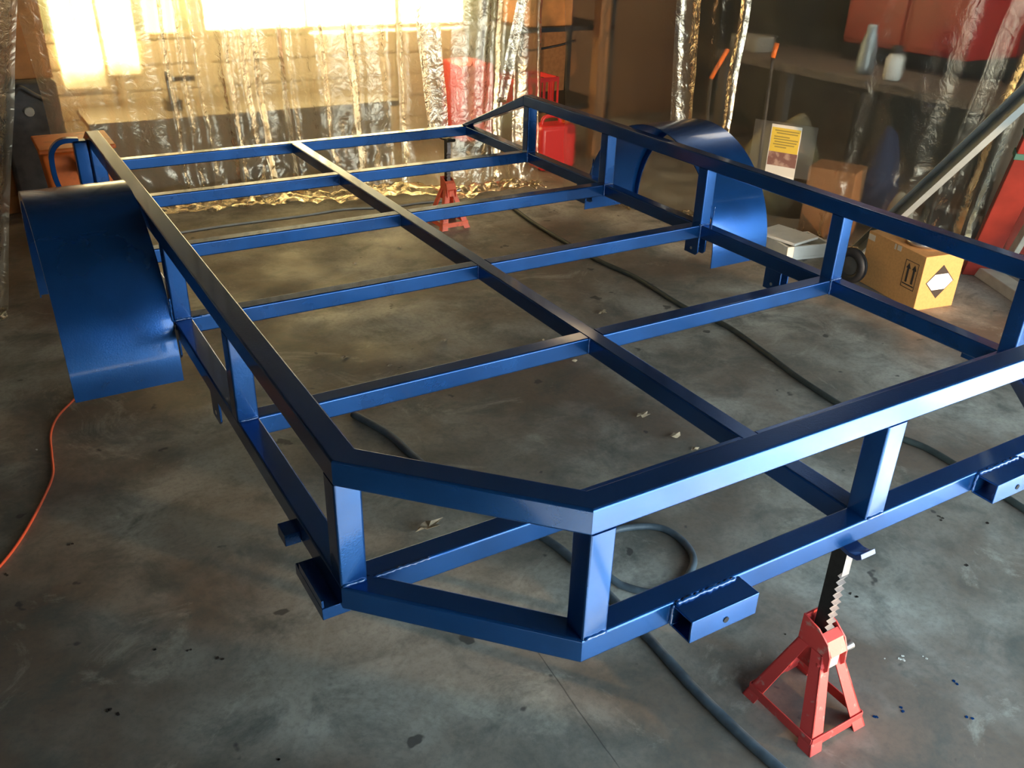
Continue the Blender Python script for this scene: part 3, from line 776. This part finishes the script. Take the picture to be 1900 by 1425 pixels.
# ------------------------------------------------------------------ plastic sheets
def sheet(name, label, top_p, bot_p, ztop, seed, mat, folds=(0.22, 0.035), puddle=0.18, zmin=0.006, nz=84, du=0.014, crumple=0.016, pushdir=(0, -1), bottom_fn=None):
    tp = [Vector((*p, 0)) for p in top_p]; bp_ = [Vector((*p, 0)) for p in bot_p]
    def arclen(P):
        L_ = [0]
        for i in range(1, len(P)): L_.append(L_[-1] + (P[i] - P[i - 1]).length)
        return L_
    def ev(P, L_, f):
        s = f * L_[-1]
        for i in range(1, len(P)):
            if s <= L_[i] + 1e-9:
                t = (s - L_[i - 1]) / (L_[i] - L_[i - 1]); return P[i - 1].lerp(P[i], t)
        return P[-1]
    tp2 = smoothpath(tp, 6); bp2 = smoothpath(bp_, 6)
    LT, LB = arclen(tp2), arclen(bp2)
    nu = int(max(LT[-1], LB[-1]) / du)
    pd = Vector((*pushdir, 0))
    vs = []
    for j in range(nz + 1):
        h = j / nz            # 0 bottom .. 1 top
        for i in range(nu + 1):
            f = i / nu
            b = ev(bp2, LB, f); t = ev(tp2, LT, f)
            hh = max(0.0, (h - 0.10) / 0.90)
            base = b.lerp(t, hh)
            z = zmin + ztop * hh
            s = f * LT[-1]
            f1 = max(f - 0.01, 0); f2 = min(f + 0.01, 1)
            tg = (ev(bp2, LB, f2) - ev(bp2, LB, f1)).normalized(); nm = Vector((tg.y, -tg.x, 0))
            warp = 0.10 * noise.noise(Vector((s * 1.3, hh * 1.1, seed)))
            q1 = Vector((s / folds[0] + warp * 3 + 0.35 * (1 - hh) * sin(s * 2 + seed), 0.25 * hh, seed))
            q2 = Vector((s / folds[0] * 2.7 + warp * 5, 0.3 * hh, seed + 20))
            f0 = noise.noise(q1); f0b = 1 - abs(noise.noise(q2)) * 2.2
            gate = min(1, max(0, (noise.noise(Vector((s * 1.1, 0.3 * hh, seed + 40))) + 0.15) * 3))
            fold = folds[1] * (2.0 * f0 + 0.8 * gate * max(f0b, -0.2))
            low_ = max(0.0, 1 - z / 0.55)
            cr = crumple * (0.12 + 1.3 * low_) * (0.35 + 0.9 * gate)
            p3 = Vector((s * 9, z * 7, seed * 1.7))
            rn = noise.noise(p3); rn = (1 - abs(rn) * 2)
            rn2 = 1 - abs(noise.noise(p3 * 2.3)) * 2
            d = fold + cr * rn + cr * 0.45 * rn2
            pos = base + nm * d
            if h < 0.10:     # the part of the film that lies on the floor
                g = 1 - h / 0.10
                reach = puddle * (0.6 + 0.9 * max(0, noise.noise(Vector((s * 1.9, 5, seed))) + 0.3))
                pos = base + nm * fold * (1 - g) + pd * (g * reach) + nm * d * 0.4
                z = zmin + 0.030 * abs(noise.noise(Vector((s * 8, g * 2.5, seed)))) * 1.6 + 0.02 * abs(rn2) * (1 - g)
            else:
                pos = pos + tg * 0.012 * noise.noise(Vector((s * 5, z * 4, seed + 9)))
            if bottom_fn: z = bottom_fn(f, z)
            vs.append((pos.x, pos.y, max(z, 0.004)))
    fs = [(j * (nu + 1) + i, j * (nu + 1) + i + 1, (j + 1) * (nu + 1) + i + 1, (j + 1) * (nu + 1) + i) for j in range(nz) for i in range(nu)]
    o = obj(name, MB().add(vs, fs), mat, smooth=True)
    return tag(o, label, 'plastic sheet')

sheet('plastic_sheet', 'clear plastic sheet hung across the back, glowing from the bright panes behind', [(-0.10, 4.42), (1.0, 4.5), (2.0, 4.42), (2.92, 4.30)],
      [(0.02, 4.55), (0.7, 4.50), (1.6, 4.38), (2.2, 4.22), (2.75, 4.02)], 2.3, 2.3, film, folds=(0.30, 0.045), puddle=0.22, nz=130, crumple=0.014)
sheet('plastic_sheet', 'clear plastic sheet hung along the right side in front of the workbench', [(2.67, 3.75), (3.0, 3.30), (3.35, 2.75), (3.65, 2.15), (3.95, 1.5), (4.2, 0.9)],
      [(2.78, 3.72), (3.05, 3.25), (3.40, 2.72), (3.70, 2.15), (3.95, 1.75), (4.2, 1.25)], 2.3, 8.1, filmR, folds=(0.50, 0.045), puddle=0.10, nz=120, crumple=0.014, pushdir=(-0.8, -0.4))
sheet('plastic_sheet', 'narrow milky plastic sheet hanging at the left edge', [(-0.9, 3.0), (-0.45, 3.15), (0.16, 3.22)],
      [(-1.2, 3.0), (-0.75, 3.1), (-0.40, 3.2)], 2.3, 5.5, film, folds=(0.2, 0.03), puddle=0.06)

filmG = plastic('crumpled_plastic_film', haze=0.22, gloss=0.32, crump=0.8)  # glossier film for extra strips added where the folds should glint
def strip(label, u0, v0, u1, v1, wid, depth_y, seed):
    a, b = at(u0, v0, y=depth_y), at(u1, v1, y=depth_y)
    d = Vector((0.45, -0.89, 0)) if u0 > 1100 else Vector((1, 0, 0))
    w2 = d * wid / 2
    k = (2.3 - b.z) / (a.z - b.z); topx = b + (a - b) * k
    return sheet('glint_strip', label, [(topx - w2).xy[:], topx.xy[:], (topx + w2).xy[:]], [(b - w2 * .8).xy[:], b.xy[:], (b + w2 * .8).xy[:]], 2.3 - b.z, seed, filmG,
                 folds=(0.12, 0.02), puddle=0.0, zmin=b.z, nz=110, du=0.009, crumple=0.022)
strip('added crumpled plastic strip catching glints above the right fender, the wider left one', 1275, 60, 1262, 240, 0.15, 3.0, 11.0)
strip('added crumpled plastic strip catching glints right above the right fender, the narrow one', 1372, 90, 1345, 250, 0.06, 2.7, 13.0)
strip('added crumpled plastic strip catching glints in the middle of the glowing back sheet', 795, 60, 814, 250, 0.17, 4.10, 15.0)
strip('added crumpled plastic edge catching glints beside the gap at the red crate', 960, 40, 930, 190, 0.07, 4.15, 17.0)
# ------------------------------------------------------------------ notice in a sleeve on the right sheet
n0 = at(1424, 224, x=3.12); 
nu_ = (at(1474, 235, x=3.085 + 0.03) - n0); nu_ = Vector((0.42, -0.90, 0)).normalized()
nn_ = Vector((-0.90, -0.42, 0)).normalized()
O = at(1418, 325, x=3.13) + Vector((0, 0, 0.034))
NW, NH = 0.155, 0.30
notice = thing('notice', 'printed notice with a yellow text panel hanging on the right plastic', 'notice', tuple(O))
def nq(u0, u1, z0, z1, d0, d1):
    a = O + nu_ * u0 + nn_ * d0; b = O + nu_ * u1 + nn_ * d0; dd2 = nn_ * (d1 - d0)
    Z0, Z1 = Vector((0, 0, z0)), Vector((0, 0, z1))
    return MB().hexa([a + Z0, b + Z0, b + dd2 + Z0, a + dd2 + Z0, a + Z1, b + Z1, b + dd2 + Z1, a + dd2 + Z1])
obj('sheet_of_paper', nq(0, NW, -0.07, NH - 0.07, 0, 0.0008), whitepaper, notice)
obj('yellow_panel', nq(0.004, NW - 0.004, 0.095, NH - 0.085, 0.0008, 0.0014), yellow, notice)
obj('picture_band', nq(0.004, NW - 0.002, 0.025, 0.095, 0.0008, 0.0014), maroon, notice)
for k, (z, x0, x1) in enumerate(((0.198, .02, .145), (0.186, .03, .14), (0.168, .02, .10), (0.156, .02, .145), (0.143, .025, .14), (0.130, .02, .13), (0.117, .03, .09))):
    obj('text_line', nq(x0, x1, z, z + 0.006, 0.0014, 0.0018), yelink, notice)
slv = MB()
slm = bpy.data.materials.new('clear_sleeve'); slm.use_nodes = True; _nt = slm.node_tree; _nt.nodes.remove(_nt.nodes['Principled BSDF'])
_t = _nt.nodes.new('ShaderNodeBsdfTransparent'); _g = _nt.nodes.new('ShaderNodeBsdfGlossy'); _g.inputs['Roughness'].default_value = 0.25; _d = _nt.nodes.new('ShaderNodeBsdfDiffuse'); _d.inputs[0].default_value = (.8, .75, .62, 1)
_m1 = _nt.nodes.new('ShaderNodeMixShader'); _m1.inputs[0].default_value = 0.05; _nt.links.new(_t.outputs[0], _m1.inputs[1]); _nt.links.new(_g.outputs[0], _m1.inputs[2])
_m2 = _nt.nodes.new('ShaderNodeMixShader'); _m2.inputs[0].default_value = 0.03; _nt.links.new(_m1.outputs[0], _m2.inputs[1]); _nt.links.new(_d.outputs[0], _m2.inputs[2]); _nt.links.new(_m2.outputs[0], _nt.nodes['Material Output'].inputs[0])
sv = obj('sleeve', nq(-0.09, 0.235, -0.02, 0.242, 0.004, 0.0043), slm, notice)

# ------------------------------------------------------------------ things seen in the gap and behind the back sheet
def crate(name, label, c, sx, sy, h, mat, z0):
    t = thing(name, label, 'crate', (c[0], c[1], z0))
    x0, x1, y0, y1 = c[0] - sx, c[0] + sx, c[1] - sy, c[1] + sy
    obj('base', MB().box((x0, y0, z0), (x1, y1, z0 + 0.012)), mat, t)
    obj('rim', MB().box((x0, y0, z0 + h - .03), (x1, y0 + .012, z0 + h)).box((x0, y1 - .012, z0 + h - .03), (x1, y1, z0 + h)).box((x0, y0 + .012, z0 + h - .03), (x0 + .012, y1 - .012, z0 + h)).box((x1 - .012, y0 + .012, z0 + h - .03), (x1, y1 - .012, z0 + h)), mat, t)
    for k in range(7):
        x = x0 + (x1 - x0 - 0.014) * k / 6
        obj('slat', MB().box((x, y0 + .001, z0 + .012), (x + 0.014, y0 + .009, z0 + h - .03)), mat, t)
        obj('slat', MB().box((x, y1 - .009, z0 + .012), (x + 0.014, y1 - .001, z0 + h - .03)), mat, t)
    for k in range(1, 5):
        y = y0 + (y1 - y0 - 0.014) * k / 5
        for xx in (x0 + .001, x1 - .009):
            obj('slat', MB().box((xx, y, z0 + .012), (xx + .008, y + .014, z0 + h - .03)), mat, t)
    return t
g = at(985, 165, y=4.75)
shelf = thing('shelf_unit', 'black metal shelf in the gap between the two sheets', 'shelf', (g.x + 0.1, 4.9, 0))
sz = at(1000, 190, y=4.75).z
obj('shelf_board', MB().box((g.x - 0.22, 4.55, sz - 0.03), (g.x + 0.55, 5.1, sz)), black, shelf)
obj('shelf_board', MB().box((g.x - 0.22, 4.55, sz + 0.50), (g.x + 0.55, 5.1, sz + 0.53)), black, shelf)
for dx in (-0.22, 0.52):
    for yy in (4.55, 5.07):
        obj('upright', MB().box((g.x + dx, yy, 0), (g.x + dx + 0.03, yy + 0.03, 1.5)), black, shelf)
crate('slatted_crate', 'red slatted plastic crate on the black shelf', (g.x - 0.02, 4.78), 0.18, 0.15, 0.19, redplastic, sz)
strap = smoothpath([(g.x - 0.15, 5.0, 0.80), (g.x + 0.0, 4.9, 0.70), (g.x + 0.25, 4.85, 0.72), (g.x + 0.4, 4.8, 0.76)], 8)
tag(obj('cable_loop', MB().tube(strap, 0.008, 8), black, smooth=True), 'black cable hanging above the red crate', 'cable')
tag(obj('carton', MB().box((g.x - 0.12, 4.6, sz + 0.531), (g.x + 0.22, 4.95, sz + 0.78)), orangewall, bevel=0.003), 'orange-brown carton on the upper black shelf', 'box')
# red jerry can below
jc = at(1020, 270, y=4.35)
can = thing('fuel_can', 'red plastic fuel can standing on the floor in the gap', 'can', (jc.x, 4.35, 0))
obj('body', MB().box((jc.x - 0.13, 4.25, 0), (jc.x + 0.15, 4.43, 0.30)), redplastic, can, bevel=0.03, seg=4)
obj('handle', MB().tube(smoothpath([(jc.x - 0.08, 4.34, 0.29), (jc.x - 0.06, 4.34, 0.345), (jc.x + 0.05, 4.34, 0.345), (jc.x + 0.07, 4.34, 0.29)], 5), 0.013, 8), redplastic, can, smooth=True)
obj('cap', MB().lathe([(0.028, 0.295), (0.028, 0.335), (0.02, 0.34)], (jc.x + 0.115, 4.34, 0), 16), orange, can)
tag(obj('timber_post', MB().box((3.46, 4.40, 0), (3.54, 4.48, WZ)), cardD, bevel=0.003), 'brown timber post beside the gap in the sheets', 'post')
# red trolley body dimly seen behind the right part of the back sheet
rt = at(886, 180, y=4.95)
tr_ = thing('tool_trolley', 'red tool trolley dimly seen behind the right end of the back sheet', 'trolley', (rt.x, 5.0, 0))
obj('body', MB().box((rt.x - 0.16, 4.85, 0.10), (rt.x + 0.09, 5.2, 0.62)), redplastic, tr_, bevel=0.01)
for k in range(4):
    obj('drawer', MB().box((rt.x - 0.15, 4.84, 0.12 + k * 0.12), (rt.x + 0.08, 4.849, 0.225 + k * 0.12)), redplastic, tr_, bevel=0.003)
for dx in (-0.12, 0.05):
    obj('castor', MB().lathe([(0.045, -0.015), (0.05, 0), (0.045, 0.015)], (rt.x + dx, 4.92, 0.05), 16, axis='x'), black, tr_)
# low bench behind the back sheet
bench = thing('low_bench', 'long low grey-brown bench behind the back sheet', 'bench', (1.2, 4.95, 0))
obj('bench_top', MB().box((0.22, 4.82, 0.40), (2.15, 5.30, 0.435)), benchm, bench, bevel=0.004)
obj('front_panel', MB().box((0.26, 4.85, 0.02), (2.10, 4.87, 0.399)), benchm, bench)
for x in (0.28, 2.04):
    obj('leg', MB().box((x, 5.20, 0), (x + 0.05, 5.25, 0.399)), benchm, bench)
# a vice-like dark clamp and boxes on the bench
vb = at(320, 150, y=5.1)
tag(obj('metal_clamp', MB().box((vb.x - .07, 5.02, .436), (vb.x + .02, 5.12, .50)).box((vb.x - .05, 5.04, .50), (vb.x - .02, 5.08, .66)).box((vb.x - .05, 5.04, .60), (vb.x + .12, 5.08, .63)), darkstuff, bevel=0.004), 'dark metal clamp standing on the low bench', 'clamp')

# left side: orange bin, machine, orange panel
ob = at(80, 320, y=3.62)
ob.x += 0.085
binn = thing('plastic_bin', 'orange plastic bin behind the left fender', 'bin', (ob.x, 3.7, 0))
def taper(cx, cy, r0, r1, z0, z1): 
    return [(cx - r0, cy - r0, z0), (cx + r0, cy - r0, z0), (cx + r0, cy + r0, z0), (cx - r0, cy + r0, z0), (cx - r1, cy - r1, z1), (cx + r1, cy - r1, z1), (cx + r1, cy + r1, z1), (cx - r1, cy + r1, z1)]
obj('body', MB().hexa(taper(ob.x + 0.07, 3.72, 0.11, 0.15, 0.0, 0.58)), orange, binn, bevel=0.02, seg=3)
obj('rim', MB().hexa(taper(ob.x + 0.07, 3.72, 0.16, 0.16, 0.58, 0.60)), orange, binn, bevel=0.006)
ob = at(50, 200, y=4.72)
mc = thing('compressor', 'dark grey machine with a pale round knob in the gap at the left', 'machine', (ob.x, 4.72, 0))
obj('housing', MB().box((ob.x - 0.14, 4.62, 0.0), (ob.x + 0.16, 4.73, 0.72)), darkstuff, mc, bevel=0.02, seg=3)
obj('round_knob', MB().lathe([(0.022, 4.600), (0.026, 4.608), (0.026, 4.619)], (ob.x, 0, 0.57), 16, axis='y'), palewood, mc)
obj('pipe', MB().tube(smoothpath([(ob.x - 0.06, 4.60, 0.66), (ob.x - 0.02, 4.58, 0.70), (ob.x + 0.04, 4.58, 0.66), (ob.x + 0.10, 4.6, 0.62)], 5), 0.012, 8), darkstuff, mc, smooth=True)
tag(obj('storage_locker', MB().box((-0.75, 4.75, 0.0), (0.085, 5.2, 1.9)).box((-0.70, 4.738, 0.1), (0.05, 4.749, 1.85)), orangewall, bevel=0.004), 'tall orange locker behind the left end of the back sheet', 'cabinet')

# ------------------------------------------------------------------ workbench and clutter behind the right sheet
wb = thing('workbench', 'dark timber workbench behind the right plastic sheet', 'workbench', (4.6, 2.8, 0))
obj('worktop', MB().box((4.25, 1.75, 0.70), (5.0, 4.1, 0.75)), wood, wb, bevel=0.004)
for x in (4.28, 4.90):
    for y in (1.8, 4.0):
        obj('leg', MB().box((x, y, 0), (x + 0.07, y + 0.07, 0.70)), wood, wb)
obj('lower_shelf', MB().box((4.28, 1.88, 0.14), (4.97, 3.99, 0.17)), wood, wb)
# red wall cabinet
p = at(1670, 40, x=4.75)
cab = thing('wall_cabinet', 'red enamel cabinet above the workbench at the upper right', 'cabinet', (5.0, p.y, 0.9))
obj('body', MB().box((4.80, p.y - 0.48, 0.86), (5.29, p.y + 0.45, 1.75)), redcab, cab, bevel=0.006)
for k in range(2):
    d = obj('door', MB().box((4.782, p.y - 0.46 + k * 0.46, 0.89), (4.799, p.y - 0.02 + k * 0.46, 1.72)), redcab, cab, bevel=0.004)
    obj('handle', MB().box((4.765, p.y - 0.05 + k * 0.07, 1.2), (4.781, p.y - 0.03 + k * 0.07, 1.35)), steel, d)
# white canister and grey drill-like tool on the bench
p = at(1662, 100, x=4.4)
jar = thing('white_canister', 'white canister with a grey cap on the workbench', 'canister', (p.x, p.y, 0.751))
obj('body', MB().lathe([(0.045, 0.751), (0.05, 0.76), (0.05, 0.87), (0.03, 0.90)], (p.x, p.y, 0), 18), whitepaper, jar, smooth=True)
obj('cap', MB().lathe([(0.031, 0.90), (0.033, 0.93), (0.025, 0.945)], (p.x, p.y, 0), 18), darkstuff, jar)
p2 = at(1622, 60, x=4.45)
tag(obj('metal_flask', MB().lathe([(0.055, 0.751), (0.058, 0.79), (0.05, 0.92), (0.03, 0.99), (0.028, 1.03)], (p2.x, p2.y + 0.02, 0), 18), galv, smooth=True), 'tall grey metal flask beside the white canister', 'flask')
p3 = at(1395, 62, x=4.5)
tag(obj('small_carton', MB().box((p3.x - .08, p3.y - .14, 0.751), (p3.x + .08, p3.y + .12, 0.85)), palewood, bevel=0.003), 'pale cardboard carton at the far end of the workbench', 'box')
for lb, u, v, u2, v2 in (('orange tool handle leaning left of the dark tarp, the longer one', 1322, 140, 1350, 92), ('short orange tool handle sticking up at the tarp edge', 1436, 100, 1442, 80)):
    a_ = at(u, v, y=2.75 if u > 1400 else 3.2); b_ = at(u2, v2, y=2.75 if u > 1400 else 3.2)
    low_ = a_ - (b_ - a_).normalized() * 0.02
    base_ = Vector((a_.x + 0.03, a_.y, 0.02))
    t_ = thing('long_tool', lb, 'tool', (base_.x, base_.y, 0))
    obj('grip', MB().tube([low_, b_], 0.013, 10), orange, t_, smooth=True)
    obj('shaft', MB().tube([base_, low_], 0.010, 8), darkstuff, t_, smooth=True)

def heap(name, label, cat, cx, cy, rx, ry, h, mat, seed, z0=0.0, n=36, kind=None):
    vs = []; fs = []; R = 16
    for i in range(R + 1):
        f = i / R
        for k in range(n):
            a = 2 * pi * k / n
            nz_ = 1 + 0.22 * noise.noise(Vector((cos(a) * 1.3, sin(a) * 1.3, seed))) 
            rr = f * nz_
            x = cx + rx * rr * cos(a); y = cy + ry * rr * sin(a)
            zz = h * (1 - f ** 2.4) * (0.8 + 0.35 * noise.noise(Vector((x * 4, y * 4, seed)))) + 0.02 * noise.noise(Vector((x * 14, y * 14, seed)))
            vs.append((x, y, z0 + max(zz if i < R else 0, 0.0)))
    for i in range(R):
        for k in range(n):
            fs.append((i * n + k, i * n + (k + 1) % n, (i + 1) * n + (k + 1) % n, (i + 1) * n + k))
    fs.append(tuple(R * n + k for k in range(n)))
    return tag(obj(name, MB().add(vs, fs), mat, smooth=True), label, cat)
heap('tarp_heap', 'big dark olive tarp draped over goods behind the right sheet', 'tarp', 3.86, 3.02, 0.24, 0.36, 0.66, tarp, 3.0)
heap('cloth_heap', 'navy cloth bundle right of the olive tarp', 'cloth', 4.08, 2.44, 0.16, 0.15, 0.62, navy, 9.0)
heap('cloth_heap', 'black cloth bundle heaped behind the leaning steel channel', 'cloth', 4.7, 1.3, 0.2, 0.2, 0.55, black, 12.0)
heap('sack', 'pale sack slumped behind the right sheet above the cardboard box', 'sack', 3.92, 2.13, 0.08, 0.13, 0.28, sack, 4.0)
cb = at(1560, 330, x=3.72)
tag(obj('old_carton', MB().hexa(rbox((cb.x - 0.0, cb.y + 0.03), 0.11, 0.13, 0.0, 0.38, radians(25))), cardD, bevel=0.004), 'dark brown carton standing behind the right sheet', 'box')
tag(obj('red_case', MB().hexa(rbox((4.28, 1.55), 0.08, 0.13, 0.0, 0.42, radians(15))).hexa(rbox((4.28, 1.55), 0.03, 0.06, 0.42, 0.45, radians(15))), redcab, bevel=0.01), 'dark red case behind the leaning steel channel', 'case')

# ------------------------------------------------------------------ leaves and specks on the floor
def leaf(label, u, v, s, mat, seed):
    rnd = random.Random(seed); c = at(u, v, z=0.01)
    n = 11; vs = [(c.x, c.y, 0.010)]; 
    a0_ = rnd.uniform(0, 6.28)
    for k in range(n):
        a = a0_ + 2 * pi * k / n
        r = s * (0.35 + 0.65 * abs(cos((k) * 1.4 + seed))) * rnd.uniform(.7, 1.1)
        vs.append((c.x + r * cos(a) * 1.25, c.y + r * sin(a) * 0.7, 0.002 + rnd.uniform(0, s * 0.55)))
    m = len(vs)
    vs += [(x, y, z + 0.0008) for x, y, z in vs]
    fs = []
    for k in range(n):
        k2 = (k + 1) % n
        fs += [(0, 1 + k2, 1 + k), (m, m + 1 + k, m + 1 + k2), (1 + k, 1 + k2, m + 1 + k2, m + 1 + k)]
    o = obj('dry_leaf', MB().add(vs, fs), mat)
    tag(o, label, 'leaf', 'dry leaves on the floor')
leaf('curled brown leaf on the floor nearest the centre beam', 1192, 770, 0.028, leafp, 1)
leaf('pale dry leaf on the floor left of the front rail middle', 1253, 807, 0.026, leafp, 2)
leaf('large crumpled leaf on the floor seen through the chamfered front corner', 795, 978, 0.045, leafp, 3)
leaf('small leaf scrap under the nearest crossmember', 722, 676, 0.012, leafm, 4)
leaf('tiny pale leaf scrap near the floor centre', 657, 487, 0.013, leafp, 5)
leaf('tiny leaf scrap right of the scrap near the floor centre', 740, 457, 0.013, leafp, 6)
leaf('thin curled leaf between the two middle crossmembers', 1118, 578, 0.022, leafm, 7)
leaf('small leaf beside the centre beam at the nearest crossmember', 1066, 667, 0.014, leafp, 8)
leaf('leaf fragment under the front rail at the floor', 1290, 830, 0.016, leafp, 9)
leaf('dark leaf bit standing beside the third crossmember', 1005, 630, 0.016, leafm, 10)
leaf('small brown leaf left of the centre beam', 822, 630, 0.015, leafm, 11)
leaf('small brown leaf under the left crossmember end', 640, 660, 0.014, leafm, 12)
def specks(name, label, spots, mat):
    mb = MB()
    for u, v, r in spots:
        c = at(u, v, z=0.001)
        for q_ in range(2):
            cx, cy = c.x + random.uniform(-r, r) * 1.2, c.y + random.uniform(-r, r) * 1.2
            k = 7; poly = [(cx + r * random.uniform(.5, 1) * cos(6.283 * i / k), cy + r * random.uniform(.5, 1) * sin(6.283 * i / k)) for i in range(k)]
            mb.prism(poly, 'z', 0.0003, 0.0014)
    tag(obj(name, mb, mat), label, 'flakes', kind='stuff')
specks('paint_flakes', 'white paint flakes on the floor right of the red jack stand', [(1670, 1220, .004), (1680, 1224, .004), (1676, 1218, .003), (1718, 1220, .003), (1712, 1217, .002), (1643, 1222, .002), (66, 835, .004)], whitepaper)
specks('paint_flakes', 'dark blue paint drips on the floor right of the red jack stand', [(1622, 1327, .005), (1772, 1266, .005), (1798, 1332, .005), (1676, 1316, .005)], paint)
specks('grit', 'dark grit scattered over the concrete floor', [(1745, 960, .006), (1790, 1047, .006), (1748, 965, .004), (1590, 1110, .005), (1580, 1102, .004), (1455, 1177, .003), (130, 1008, .005), (410, 1222, .006), (12, 1066, .005), (350, 1205, .004), (215, 1325, .005), (520, 1410, .004), (200, 1318, .006), (285, 1208, .004), (1835, 970, .006)], ink)
